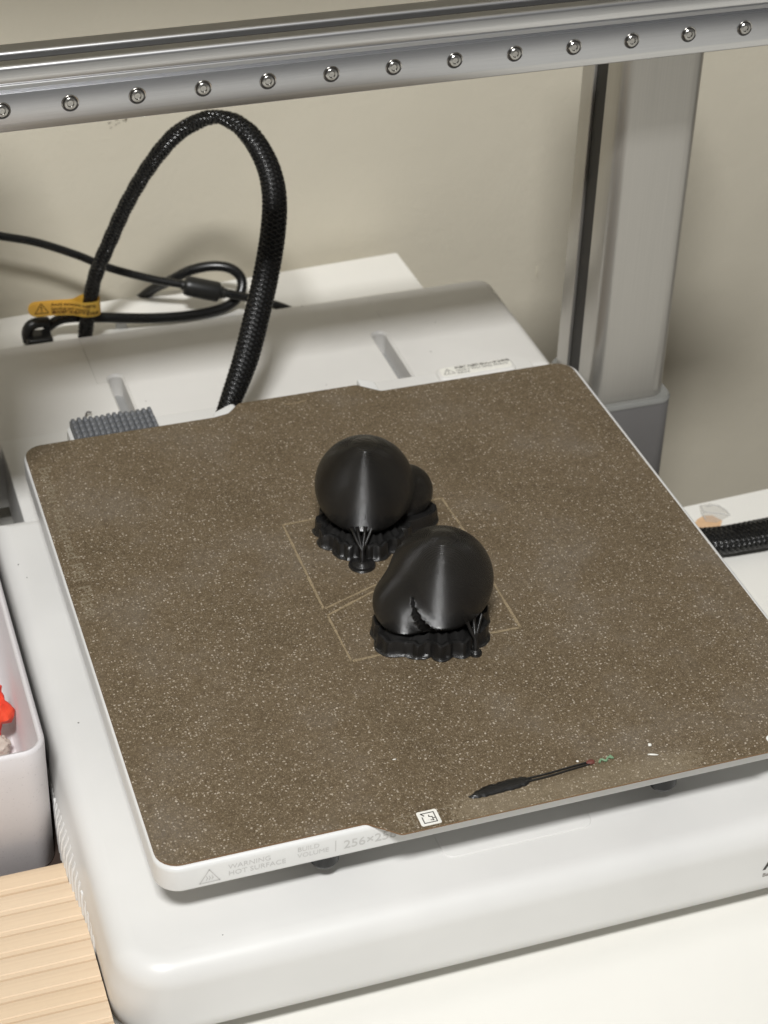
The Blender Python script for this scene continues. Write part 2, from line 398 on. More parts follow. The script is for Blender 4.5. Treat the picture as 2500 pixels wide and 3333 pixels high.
# ribbed vents along the left flank
for i in range(21):
    y = -24-i*4.1; t_ = sin(pi*min(1, (i+1.5)/23))**.6; zt = -58+15.5*t_
    bm = B(); sec = []
    for z_ in [-61.0, -57, -53, -49.5, -46, zt]:
        if z_ > zt: continue
        x = flank(-147.8, y, z_)[0]-(.55 if z_ < zt else .1); sec.append([(x+1.2, y-1.25, z_), (x, y-.75, z_), (x, y+.75, z_), (x+1.2, y+1.25, z_)])
    loft(bm, sec); bmesh.ops.recalc_face_normals(bm, faces=bm.faces); obj('vent_rib', bm, M['casing'], base, smooth=30)
for x, y in ((-125, -125), (125, -125), (-120, 250), (120, 250)):
    bm = B(); cyl(bm, (x, y), 9, -74, -61.5, 20); obj('rubber_foot', bm, M['black_rubber'], pr)
# rear housing with two slots and the side seam
bm = B(); rbox(bm, -144.5, 144.5, 175.5, 272, -62, -31, [9, 9, 4, 4], 6, .5, 8, 8)
rear = obj('rear_cover', bm, M['rear'], pr, smooth=50)
def slotcut(x0, x1, y0, y1, z0, z1, r):
    b = B(); loft(b, [rring(x0, x1, y0, y1, r, z0, 6, 0), rring(x0, x1, y0, y1, r, z1-1.6, 6, 0), rring(x0-1.0, x1+1.0, y0-1.0, y1+1.0, r+1.0, z1-.6, 6, 0), rring(x0-1.0, x1+1.0, y0-1, y1+1.0, r+1.0, z1+2, 6, 0)]); return b
def seamcut(x0, x1, y0, y1):
    b = B(); box(b, x0, x1, y0, y1, -31.5, -20); return b
carve(rear, [seamcut(-79.35, -79.1, 222.6, 280), seamcut(-79.35, -73.5, 222.3, 222.55), seamcut(74.3, 74.42, 240, 280), slotcut(64.6, 71.6, 165, 231, -44, -30.6, 3.3), slotcut(-73.2, -66.2, 165, 228, -44, -30.6, 3.3)])
for x0, x1, y1 in ((64.65, 71.55, 230.9), (-73.15, -66.25, 227.9)):
    bm = B(); rbox(bm, x0, x1, 176, y1, -45, -43.2, 3.2, .2); obj('slot_floor', bm, M['groove'], pr)
bm = B(); tube(bm, [Vector(p) for p in ((-68, 205, -42.9), (-68.6, 200, -42.5), (-69.4, 196, -42.8))]+[Vector((-70, 192, -43))], lambda s: .9*(1-s)+.15, 8, step=1); obj('guide_mark', bm, M['ink_soft'], pr)
# filament scraps left on the housing
bm = B(); tube(bm, catmull([(-92.2, 190, -30.4), (-90.8, 193, -29.5), (-89.5, 194.6, -28.4), (-87.7, 194, -28.6)], 6), .45, 6, step=.6)
tag(obj('filament_scrap', bm, M['ink_dark']), 'tiny curl of dark filament lying just behind the grey wiper brush', 'filament scrap')
# small dark drain slots at the housing's front right corner
bm = B(); box(bm, 127.5, 133.5, 175.2, 176.2, -33.2, -31.9, .1); box(bm, 141, 144.3, 176.2, 177.2, -33.2, -31.9, .1); obj('dark_slot', bm, M['dark_grey'], pr)
for x, y, z, r in ((38.8, 268, -31.4, .5), (-97, 150, -30.35, .5), (28, 190, -30.9, .3), (88, 205, -30.9, .35), (70, 180, -30.9, .4), (-60, 200, -30.9, .3), (-141, 88, -29.95, .35), (-139, 78, -29.95, .3), (-136, -18, -29.95, .35), (-110, -138, -29.98, .25), (10, 240, -30.9, .3), (100, 232, -30.9, .3)):
    bm = B(); bmesh.ops.create_icosphere(bm, subdivisions=1, radius=r)
    for v in bm.verts: v.co = Vector((v.co.x*random.uniform(.7, 1.4)+x, v.co.y+y, v.co.z*.4+z))
    obj('dust_speck', bm, M['ink_dark'], rear if y > 170 else base)
# safety label pad
pad = B(); rbox(pad, 82.5, 123, 174.5, 185.2, -31.2, -28.4, 3, 1.6, 0, 6, 4); pad = obj('label_pad', pad, M['rear'], pr)
bm = B(); rbox(bm, 84.2, 121.4, 176.4, 184.2, -28.42, -28.22, 2.2, .05, 0, 6, 1); obj('sticker', bm, M['sticker'], pad)
tf = lambda dx, dy, z: (lambda x, y: (dx+x, dy+y, z))
bm = text_bm('Leave a 20cm safety distance\nbehind', 2.3, tf(92.4, 179.6, -28.12), space=1.02, bold=.02); obj('lettering', bm, M['ink_dark'], pad, smooth=0)
bm = text_bm('機器後方請預留20cm安全距離', 2.2, tf(92.4, 181.9, -28.12), bold=.05); obj('lettering', bm, M['ink_dark'], pad, smooth=0)
def warn(bm, cx, cy, s, fn, w=.35, wave=False):
    T = [(cx-s*.58, cy-s*.42), (cx+s*.58, cy-s*.42), (cx, cy+s*.55)]
    stroke_poly(bm, T, w, fn, True)
    if wave:
        for k in (-1, 0, 1): stroke_poly(bm, [(cx+k*s*.16-s*.04, cy-s*.25), (cx+k*s*.16+s*.04, cy-s*.1), (cx+k*s*.16-s*.03, cy+s*.08)], w*.7, fn)
    else:
        stroke_poly(bm, [(cx, cy-s*.08), (cx, cy+s*.26)], w*1.3, fn); stroke_poly(bm, [(cx, cy-s*.28), (cx, cy-s*.2)], w*1.3, fn)
bm = B(); warn(bm, 88.3, 180.2, 4.8, tf(0, 0, -28.12), .3); obj('warning_triangle', bm, M['ink_dark'], pad, smooth=0)

# heated bed
bed = B(); rbox(bed, -129.9, 131.4, -131.5, 132.3, -12, -.75, 9, 1.8, 1.2, 8, 6); bed = obj('heated_bed', bed, M['casing'], pr, smooth=50)
ff = lambda dx, dz: (lambda x, y: (dx+x, -131.62, dz+y))
bm = B(); warn(bm, -112.3, -7.2, 6.0, ff(0, 0), .4, True); obj('warning_triangle', bm, M['ink_grey'], bed, smooth=0)
bm = text_bm('WARNING\nHOT SURFACE', 3.1, ff(-105.8, -5.7)); obj('lettering', bm, M['ink_grey'], bed, smooth=0)
bm = text_bm('BUILD\nVOLUME', 2.9, ff(-81.5, -5.0)); stroke_poly(bm, [(-67.8, -3.6), (-67.8, -8.6)], .35, ff(0, 0)); obj('lettering', bm, M['ink_grey'], bed, smooth=0)
bm = text_bm('256×256×256 mm³', 5.4, ff(-65, -8.3), bold=.06); obj('lettering', bm, M['ink_grey'], bed, smooth=0)
for x in (-69, 61.5):
    bm = B(); cyl(bm, (x, -122), 5.4, -20.5, -11.5, 24); cyl(bm, (x, -122), 4.4, -22.2, -20.5, 24, 5.2); obj('levelling_knob', bm, M['black_rubber'], bed)
bm = B(); box(bm, -100, 100, -95, 95, -24, -12.2, 1); obj('bed_carriage', bm, M['dark_grey'], pr)
# clips at the back of the bed
bm = B(); rbox(bm, -42.5, -30.5, 130, 137.5, -9, -1.6, 3, 1.5, 1)
for v in bm.verts: v.co.y += (v.co.x+42.5)*.55
obj('cable_clip', bm, M['casing'], bed)
bm = B(); rbox(bm, 29.4, 36.8, 131.5, 147.5, -8, -2.2, 1.2, .8, .5)
for v in bm.verts: v.co.y += -(v.co.x-29.8)*.6
obj('stop_tab', bm, M['casing'], bed)
# wiper brush behind the bed
bm = B(); rbox(bm, -106.6, -66, 130, 152, -12, -6.2, 3, .8, .5); obj('brush_tray', bm, M['casing'], bed)
bristle = None
for i in range(14):
    x = -103.6+i*2.68
    if bristle is None:
        bm = B(); prof = [(-1.1, 0), (1.1, 0), (.95, 3.4), (.92, 4.7), (.6, 5.4), (-.6, 5.4), (-.92, 4.7), (-.95, 3.4)]
        for j in range(4):
            y0 = 134+j*4.1
            loft(bm, [[(x+a*.8, y0+.1, -6.4+b*.86) for a, b in prof], [(x+a, y0+.7, -6.4+b) for a, b in prof], [(x+a, y0+2.7, -6.4+b) for a, b in prof], [(x+a*.8, y0+3.3, -6.4+b*.86) for a, b in prof]])
        bmesh.ops.recalc_face_normals(bm, faces=bm.faces)
        bristle = obj('wiper_tooth', bm, M['brush'], bed, smooth=30)
    else:
        c_ = bristle.copy(); COL.objects.link(c_); c_.parent = bed; c_.location = bristle.location+Vector((i*.00268, 0, random.uniform(-.0003, .0003))); c_.rotation_euler = (random.uniform(-.04, .04), random.uniform(-.05, .05), 0)
bm = B(); rbox(bm, -104.9, -67.3, 133.6, 151, -6.3, -3.2, .5, .2, 0); obj('brush_block', bm, M['brush'], bed)
# gantry beam
X0, X1 = -230, 190
beam = B()
arc = lambda cy, cz, r, a0, a1, k: [(cy+r*cos(radians(a0+(a1-a0)*i/k)), cz+r*sin(radians(a0+(a1-a0)*i/k))) for i in range(k+1)]
prof = [(83.1, 173.5), (84.3, 170.0)] + arc(85.1, 170.4, .9, 205, 270, 3) + [(104, 169.5), (105, 170.5)] + arc(103.2, 193.6, 1.8, 0, 90, 5) + [(100, 195.7)] + arc(96.7, 194.3, 1.4, 90, 180, 8) + [(95.3, 189.5), (88.8, 189.5), (88.8, 194.9), (88.4, 195.4)] + arc(84.6, 193.8, 1.65, 90, 180, 8) + [(82.75, 191.5), (82.9, 189.3), (83.25, 188.6), (83.5, 188.35), (83.1, 188.0), (83.0, 186.6), (83.5, 186.0)]
loft(beam, [[(X0, y, z) for y, z in prof], [(X1, y, z) for y, z in prof]]); bmesh.ops.recalc_face_normals(beam, faces=beam.faces)
beam = obj('gantry_beam', beam, M['alu'], pr, smooth=28)
bm = B(); box(bm, X0+.2, X1-.2, 90.2, 95.1, 189.0, 192.8, 0); obj('belt', bm, M['belt'], pr)
bm = B(); box(bm, X0+.1, X1-.1, 81.9, 84.6, 173.6, 185.6, .35); rail = obj('linear_rail', bm, M['rail'], pr, smooth=30)
scr = None
for k in range(17):
    x = -129.73+25*(k-3)
    if x < X0+4 or x > X1-3: continue
    if scr is None:
        z = 179.4; bm = B(); n = 24
        def ring(r, y): return [(x+r*cos(2*pi*i/n), y, z+r*sin(2*pi*i/n)) for i in range(n)]
        loft(bm, [ring(3.3, 81.78), ring(3.2, 81.66), ring(2.9, 81.78), ring(2.85, 81.8)], (False, False))
        bmesh.ops.recalc_face_normals(bm, faces=bm.faces)
        scr = obj('screw', bm, M['screw'], rail, org=(x, 81.8, z)); bx0 = x
        bm = B(); loft(bm, [ring(2.9, 81.84), ring(.01, 81.82)], (False, False)); bmesh.ops.reverse_faces(bm, faces=bm.faces); a1 = obj('screw_recess', bm, M['screw_hole'], rail, org=(x, 81.8, z))
        bm = B(); loft(bm, [ring(2.45, 81.8), ring(2.4, 81.4), ring(2.1, 81.1), ring(1.3, 81.0), [(x+1.1*cos(2*pi*(i//4)/6+ (i % 4)/4*2*pi/6), 81.5, z+1.1*sin(2*pi*(i//4)/6+(i % 4)/4*2*pi/6)) for i in range(n)]], (False, True))
        bmesh.ops.recalc_face_normals(bm, faces=bm.faces); a2 = obj('screw_head', bm, M['screw'], rail, org=(x, 81.8, z), smooth=35)
        bx0 = x
    else:
        for src in (scr, a1, a2):
            c_ = src.copy(); COL.objects.link(c_); c_.parent = rail; c_.location = src.location+Vector(((x-bx0)*.001, 0, 0))
            c_.rotation_euler = (0, random.uniform(0, 1), 0)
bm = B(); box(bm, X1, X1+6, 80, 112, 164, 204, 1.5); obj('end_cap', bm, M['foot_lip'], pr)
th = B(); rbox(th, -212, -146, 34, 81, 128, 226, 8, 5, 3); th = obj('toolhead', th, M['rear'], pr, smooth=45)
bm = B(); cyl(bm, (-179, 52), 2, 118, 128.5, 16, 9); obj('nozzle', bm, M['screw'], th)
# columns
def column(s):
    """s = 1 right, -1 left; inner face at |x|=140"""
    def X(x): return s*x - (0 if s > 0 else 12)
    bm = B()
    P = roundpoly([(X(140), 168), (X(180.3), 168), (X(180.3), 124), (X(140), 124), (X(140), 141), (X(143.5), 141), (X(143.5), 154.6), (X(140), 154.6)], [2, 8, 9, 5.5, .4, .1, .1, .4], 6)
    rings = [[(x, y, z) for x, y in P] for z in (-24, 240)]
    loft(bm, rings); bmesh.ops.recalc_face_normals(bm, faces=bm.faces)
    c = obj('column', bm, M['column'], pr, smooth=30)
    bm = B(); box(bm, min(X(141.4), X(143.4)), max(X(141.4), X(143.4)), 141.1, 154.5, -24, 240); obj('column_belt', bm, M['belt'], c)
    bm = B(); rbox(bm, min(X(137.5), X(183)), max(X(137.5), X(183)), 120.8, 172, -73.8, -25.6, 7.5, .2, 0, 10, 2); obj('column_foot', bm, M['foot'], c)
    bm = B(); rings = [rring(min(X(137.2), X(183.2)), max(X(137.2), X(183.2)), 120.4, 172.3, 7.7, -25.6, 10), rring(min(X(137.2), X(183.2)), max(X(137.2), X(183.2)), 120.4, 172.3, 7.7, -24.6, 10), rring(min(X(137.2), X(183.2)), max(X(137.2), X(183.2)), 120.4, 172.3, 7.7, -23.2, 10, 1.0), rring(min(X(137.2), X(183.2)), max(X(137.2), X(183.2)), 120.4, 172.3, 7.7, -23.6, 10, 2.6)]
    loft(bm, rings, (True, True)); obj('foot_lip', bm, M['foot_lip'], c)
    return c
column(1); column(-1)
# logo on the front face, cut by the edge of the photograph
bm = text_bm('A1', 7.5, lambda x, y: (94.0+x, -149.12, -50.5+y), bold=.25); obj('lettering', bm, M['ink_black'], base, smooth=0)
bm = text_bm('Bambu Lab', 2.6, lambda x, y: (94.0+x, -149.12, -54.4+y), bold=.05); obj('lettering', bm, M['ink_soft'], base, smooth=0)

# braided hose (elliptic sleeve) ---------------------------------------------
def sleeve(pts, ab, parent, name_core, n_str=8, pitch=18., org=None, wide=(1, .2, 0), sr=.55, lift=.35):
    P = resample(catmull(pts, 8), 1.25); n = len(P); ab = [(p_-.7, q_-.7) for p_, q_ in ab]
    # per-point half axes
    def AB(s):
        k = s*(len(ab)-1); i = min(int(k), len(ab)-2); t = k-i; return ab[i][0]*(1-t)+ab[i+1][0]*t, ab[i][1]*(1-t)+ab[i+1][1]*t
    F = []
    wd = Vector(wide).normalized()
    for i, p in enumerate(P):
        t = (P[min(i+1, n-1)]-P[max(i-1, 0)]).normalized(); u = (wd-t*wd.dot(t)).normalized(); F.append((p, u, t.cross(u)))
    bm = B(); seg = 20
    loft(bm, [[p+u*cos(2*pi*k/seg)*(AB(i/(n-1))[0]-.1)+w*sin(2*pi*k/seg)*(AB(i/(n-1))[1]-.1) for k in range(seg)] for i, (p, u, w) in enumerate(F)])
    bmesh.ops.recalc_face_normals(bm, faces=bm.faces)
    core = obj(name_core, bm, M['sleeve_core'], parent)
    bm = B()
    for dr in (1, -1):
        for k in range(n_str):
            prev = None
            for i, (p, u, w) in enumerate(F):
                a, b = AB(i/(n-1)); th = 2*pi*k/n_str+dr*2*pi*i*1.25/pitch
                wv = lift*dr*sin(th*n_str/2*0+ i*1.25/pitch*n_str*2*pi)   # over-under weave
                r1 = sr+.05; c = p+u*cos(th)*(a+wv)+w*sin(th)*(b+wv); nrm = (u*cos(th)*b+w*sin(th)*a).normalized()
                t = (P[min(i+1, n-1)]-P[max(i-1, 0)]).normalized(); q = nrm.cross(t)
                cur = [bm.verts.new(c+q*.95), bm.verts.new(c+q*.55+nrm*r1*.7), bm.verts.new(c+nrm*r1), bm.verts.new(c-q*.55+nrm*r1*.7), bm.verts.new(c-q*.95)]
                if prev:
                    for z_ in range(4): bm.faces.new((prev[z_], prev[z_+1], cur[z_+1], cur[z_]))
                prev = cur
    bmesh.ops.recalc_face_normals(bm, faces=bm.faces)
    o = obj('braid', bm, M['braid'], core, smooth=80)
    o['kind'] = 'stuff'
    return core
HP = [(-35.5, 147.0, -15.5), (-32.9, 150.0, -11.5), (-24.9, 157.0, 0.4), (-18.7, 163.0, 10.7), (-11.2, 172.0, 25.7), (-4.8, 180.0, 39.7), (1.6, 190.0, 56.0), (5.3, 200.0, 69.4), (5.1, 210.0, 80.3), (0.7, 220.0, 90.2), (-4.9, 230.0, 94.4), (-12.4, 238.0, 94.6), (-21.1, 245.0, 89.2), (-30.6, 250.0, 80.6), (-41.9, 256.0, 63.4), (-52.3, 262.0, 42.3), (-60.0, 267.0, 22.4), (-68.2, 271.0, 0.9), (-71.9, 274.0, -17.8), (-74.5, 276.0, -33.9), (-75, 277.5, -45)]
HAB = [(4.4, 4.4), (5.6, 4.4), (6.3, 4.4), (6.4, 4.4), (6.3, 4.4), (6.3, 4.2), (6.2, 4), (6.0, 4), (5.6, 3.8), (5.3, 3.5), (5, 3.3), (4.6, 3.2), (4.3, 3.2), (4, 3.3), (3.9, 3.4), (3.9, 3.5), (3.9, 3.6), (3.8, 3.7), (3.8, 3.7), (3.8, 3.7), (3.8, 3.7)]
sleeve(HP, HAB, pr, 'braided_hose', wide=(.94, -.1, -.1))
# orange warning tag around the left leg of the hose
tg0 = Vector((-71.2, 273.2, -17.3)); R_ = 4.5
path = [(-31.5, .6), (-26, .3), (-20, .1), (-14, -.6), (-9.5, -1.6), (-7, -3.0), (-4.6, -4.6), (-2.0, -5.0), (.8, -4.9), (3.2, -3.8), (4.7, -1.6), (4.8, 1.0), (3.6, 3.5), (1, 4.8), (-2, 4.6), (-5, 3), (-8.5, .6), (-12, .4), (-18, .9), (-26, 1.1), (-31.5, 1.2)]
TP = resample(catmull([(a, b, 0) for a, b in path], 6), .5)
TL = [0.]
for a, b in zip(TP, TP[1:]): TL.append(TL[-1]+(b-a).length)
def tag_at(s, h, off=0.):
    j = 0
    while j < len(TL)-2 and TL[j+1] < s: j += 1
    t = min(1, max(0, (s-TL[j])/(TL[j+1]-TL[j]))); p = TP[j].lerp(TP[j+1], t); d = (TP[j+1]-TP[j]).normalized(); nn = Vector((d.y, -d.x, 0))
    q = p+nn*off; return (tg0.x+q.x, tg0.y+q.y, tg0.z+h+1.5-.06*(q.x+4)*1.0+max(0, -q.x-8)*-.02)
bm = B(); prev = None; HH = 4.2; N = 150
for i in range(N+1):
    s = TL[-1]*i/N; e = min(s, TL[-1]-s); h = HH*sqrt(max(.0001, 1-max(0, (HH-e)/HH)**2)) if e < HH else HH
    cur = [bm.verts.new(tag_at(s, -h)), bm.verts.new(tag_at(s, h))]
    if prev: bm.faces.new((prev[0], cur[0], cur[1], prev[1]))
    prev = cur
r = bmesh.ops.solidify(bm, geom=bm.faces[:], thickness=.12)
tgo = obj('warning_tag', bm, M['orange'], pr, smooth=60)
fn = lambda x, y: tag_at(x, y, .2)
bm = B(); warn(bm, 6.7, .1, 5.8, fn, .42); 
obj('warning_triangle', bm, M['ink_brown'], tgo, smooth=0)
bm = text_bm('Avoid excessive tugging,\nbending and twisting', 2.35, lambda x, y: fn(11.6+x, 1.5+y*1.05), bold=.04); obj('lettering', bm, M['ink_brown'], tgo, smooth=0)
bm = text_bm('請勿拖拽及過度彎折線束', 2.2, lambda x, y: fn(11.6+x, -3.1+y), bold=.05); obj('lettering', bm, M['ink_brown'], tgo, smooth=0)

# ---------------------------------------------------------------- power cord with inline plug behind the printer
cord = empty('power_cord', (-20, 289, -40), 'glossy black power cord looping behind the printer with a thick inline connector', 'cord')
CA = [(-190, 306, 30), (-150, 304.5, 24), (-118.3, 303.0, 16.5), (-109.5, 302.0, 13.8), (-91.4, 301.0, 8.0), (-72.1, 299.0, -1.0), (-60.3, 297.0, -7.5), (-49.7, 295.0, -12.0), (-34.4, 292.0, -17.2), (-20.6, 289.0, -20.6), (-16, 288, -22)]
bm = B(); tube(bm, catmull(CA, 8), 2.15, 14); obj('cable', bm, M['black_cord'], cord)
CB = [(0, 284.4, -26.4), (4, 283.5, -27.2), (12.1, 282.0, -29.7), (23.2, 280.0, -33.5), (32.4, 277.5, -37.1), (40.8, 275.5, -42.3)]
bm = B(); tube(bm, catmull(CB, 8), 2.3, 14); obj('cable', bm, M['black_cord'], cord)
LP = [(-60, 330, -72), (-49, 322.5, -56), (-40.2, 319.0, -46.2), (-31.5, 314.0, -36.0), (-21.7, 306.0, -26.8), (-12.2, 303.0, -21.1), (-1.2, 300.0, -18.6), (8.0, 297.0, -19.8), (12.9, 294.0, -24.7), (11.7, 290.0, -30.4), (5.8, 287.0, -35.0), (-3.9, 285.0, -36.8), (-21.0, 283.0, -36.3), (-40.5, 283.0, -34.4), (-61.3, 283.0, -30.6), (-77.0, 284.0, -28.4), (-86.4, 285.0, -29.2), (-94, 284.0, -33)]
bm = B(); tube(bm, catmull(LP, 8), 2.75, 14); obj('cable', bm, M['black_cord'], cord)
a, b = Vector((-20.6, 289.0, -20.8)), Vector((1.9, 284.0, -26.9))
bm = B(); L = (b-a).length
rr = [(0, 2.3), (.06, 2.8), (.08, 4.6), (.12, 5.1), (.2, 5.3), (.8, 5.3), (.84, 5.0), (.86, 4.2), (.88, 3.4), (.93, 3.3), (.94, 2.8), (1.0, 2.7)]
F = frames([a, b], (0, 0, 1)); u, w = F[0][1], F[0][2]
loft(bm, [[a.lerp(b, t)+(u*cos(2*pi*k/24)+w*sin(2*pi*k/24))*q for k in range(24)] for t, q in rr]); obj('inline_connector', bm, M['black_rubber'], cord, smooth=35)
bm = B()
rbox(bm, -104.5, -91.2, 273.5, 285, -41, -32.4, 2.4, 1.4, .5, 5, 4); 
for v in bm.verts: v.co.z += (v.co.x+98)*-.05
tube(bm, catmull([(-103.2, 280, -36), (-103.4, 280, -31), (-101.6, 280, -27.4), (-97.5, 281, -26.6), (-92.5, 283, -28.2)], 6), lambda s: 2.9, 14, up=(0, 1, 0), step=1)
obj('plug', bm, M['black_rubber'], cord, smooth=40)
# small white fin behind the housing
bm = B(); loft(bm, [[(-57, 286, -40), (-50.5, 286, -40), (-51.8, 286, -36), (-54.3, 286, -31.4), (-55.6, 286, -31.2)], [(-57, 288, -40), (-50.5, 288, -40), (-51.8, 288, -36), (-54.3, 288, -31.4), (-55.6, 288, -31.2)]])
bmesh.ops.recalc_face_normals(bm, faces=bm.faces); tag(obj('cable_clip', bm, M['casing']), 'tiny white fin-shaped clip standing on the white box below the black cord', 'clip')

# ---------------------------------------------------------------- braided cable on the desk at the right
rc = empty('braided_cable', (195, 60, -74), 'flat black braided cable lying on the white desk at the right of the bed', 'cable')
sleeve([(160, 66, -67.5), (172, 63.5, -67.6), (184, 61.5, -67.8), (196, 61, -67.8), (208, 60.4, -67.4), (222, 60, -66.6), (240, 58, -66), (270, 60, -66.5), (330, 70, -67)], [(9, 5.6), (10.6, 5.8), (11, 5.6), (10.6, 5.4), (10, 5), (9.4, 4.4), (9.2, 4.4), (9, 4.4), (9, 4.4)], rc, 'sleeve', n_str=10, wide=(0, 1, -.25), pitch=26, sr=.6)
# tape and kraft paper on the desk behind it
tp = empty('torn_sticker', (190, 84, -74), 'torn clear tape and brown paper scrap stuck on the desk behind the braided cable', 'sticker')
bm = B(); z = -73.9
pts = [(191, 97.4), (197, 97.6), (201, 95), (202.5, 89.4), (200.5, 84.5), (193, 82), (188, 84), (189, 91)]
f = bm.faces.new([bm.verts.new((x, y, z)) for x, y in pts]); bmesh.ops.triangulate(bm, faces=bm.faces); bmesh.ops.subdivide_edges(bm, edges=bm.edges[:], cuts=4, use_grid_fill=True)
for v in bm.verts: v.co.z += .3*noise.noise(v.co*.22)+.3
obj('clear_tape', bm, M['tape'], tp)
bm = B(); bm.faces.new([bm.verts.new((x, y, -73.93)) for x, y in [(182.4, 84.6), (185.5, 87.6), (190, 89.4), (194, 88.4), (196.6, 83), (193, 78), (184, 78)]][::1]); obj('brown_paper', bm, M['kraft'], tp)
bm = B()
for a in ([(192, 97), (191, 92), (194, 90), (199, 87.4), (202, 85)], [(194, 95.6), (199, 95), (201.5, 91), (202, 86)], [(189, 86), (189.6, 92)]):
    P = [(x, y, -73.4) for x, y in a]; tube(bm, catmull(P, 4), .22, 5)
obj('tape_crease', bm, M['ink_grey'], tp)

# ---------------------------------------------------------------- build plate
plate_pts = [(-129, 131), (-43, 131), (-36, 132.5), (-29.5, 139.2), (26.5, 139.2), (36, 131), (129, 131), (129, -130), (94.8, -130), (97.6, -138.6), (-46.3, -138.6), (-56.5, -130), (-129, -130)][::-1]
rad = [4, 3, 2, 2, 3, 8, 8, 2, 3, 3, 1, 2, 8][::1]
rad = []
for x, y in plate_pts: rad.append(8 if abs(x) == 129 else 3)
bm = B(); PP = roundpoly(plate_pts, rad, 6)
loft(bm, [[(x, y, -.72) for x, y in PP], [(x, y, -.06) for x, y in PP]], (True, False)); 
for f in bm.faces: f.material_index = 1
e = [v for v in bm.verts if v.co.z > -.1]
bm.faces.new(e if True else e); bm.faces.ensure_lookup_table(); bm.faces[-1].material_index = 0
bmesh.ops.recalc_face_normals(bm, faces=bm.faces)
plate = obj('build_plate', bm, [M['plate'], M['plate_edge']], org=(0, 0, -.72), smooth=30)
tag(plate, 'brown speckled textured build plate lying on the white heated bed', 'build plate')
z = lambda h: (lambda x, y: (x, y, h))
bm = B()
for seg_ in ([(-22, 44.4), (-36, 44), (-36.1, -14.1), (-11, -5), (18, 6)], [(28, 43.2), (33.9, 43.1), (34.8, 24), (34.5, 12)], [(-14, -9), (-35.8, -18.2), (-35.2, -47.2), (-17.8, -46.6)], [(16, -46.7), (33.8, -46.9), (33.9, -17.9), (34.1, -4)]):
    stroke_poly(bm, seg_, 1.0, z(.02), False, .35)
obj('outline_residue', bm, M['residue'], plate, smooth=0)
# white emblem on the tab
bm = B(); rbox(bm, -38.6, -31.2, -137.4, -130.4, -.04, .02, .7, .02, 0, 4, 1)
for v in bm.verts: v.co.z = min(v.co.z, .03)
obj('emblem', bm, M['sticker'], plate, smooth=0)
bm = B(); fe = lambda x, y: (-34.9+x, -133.9+y, .06)
stroke_poly(bm, [(-2.3, 2.3), (2.3, 2.3), (2.3, -2.3), (-2.3, -2.3), (-2.3, .6)], .42, fe); stroke_poly(bm, [(-2.3, 2.3), (-1.5, 1.2)], .5, fe)
stroke_poly(bm, [(.1, .5), (1.2, .2), (1.2, -1.5)], .4, fe); stroke_poly(bm, [(.1, .5), (.3, 1.2)], .35, fe); stroke_poly(bm, [(1.2, -.5), (2.2, -.5)], .4, fe); stroke_poly(bm, [(.3, -1.2), (1.4, -1.5)], .35, fe)
obj('emblem_print', bm, M['dark_grey'], plate, smooth=0)
bm = B(); stroke_poly(bm, [(-45.5, -131), (-40.6, -131), (-40.6, -136.8), (-44, -136.8)], .7, z(.025), False, .3); stroke_poly(bm, [(-44, -136.2), (-46.4, -131.3)], .6, z(.025), False, .3)
stroke_poly(bm, [(-29.5, -131), (-26.5, -131.2), (-26.5, -136)], .4, z(.025), False, .3); obj('worn_print', bm, M['faint'], plate, smooth=0)
bm = text_bm('Bambu Textured PEI Plate', 8.6, lambda x, y: (-125.3+y*.82, 113.5-x*1.0, .025), bold=.1)
xs = [v.co.y for v in bm.verts]; k = 105/(max(xs)-min(xs))
for v in bm.verts: v.co.y = 113.2+(v.co.y-max(xs))*k
obj('worn_lettering', bm, M['faint'], plate, smooth=0)
bm = B(); stroke_poly(bm, [(-10, 133.2), (-8.5, 132.2), (-4, 132), (0, 132.8)], .8, z(.03)); obj('edge_mark', bm, M['residue'], plate, smooth=0)
# scattered plastic bits near the front
def bit(name, x, y, r, mat, label, sc3=(1, 1, .6), rot=0):
    bm = B(); bmesh.ops.create_icosphere(bm, subdivisions=2, radius=r)
    for v in bm.verts:
        v.co *= 1+.35*noise.noise(v.co*1.4+Vector((x, y, 0))); v.co = Matrix.Rotation(rot, 3, 'Z') @ Vector((v.co.x*sc3[0], v.co.y*sc3[1], v.co.z*sc3[2])); v.co += Vector((x, y, r*sc3[2]*.8))
    return tag(obj(name, bm, mat, smooth=60), label, 'plastic scrap')
bit('plastic_scrap', 53.7, -123, .75, M['sticker'], 'round white speck of plastic near the front right of the plate')
bit('plastic_scrap', 52.6, -128, .6, M['sticker'], 'thin white sliver of plastic in front of the round white speck', (3.2, .7, .6), -.35)
bit('plastic_scrap', 25.3, -123.2, .5, M['sticker'], 'small white speck just behind the thin end of the black purge line')
bit('plastic_scrap', -37, -103, .35, M['sticker'], 'pale sliver on the plate behind the white emblem', (2., .7, .5))
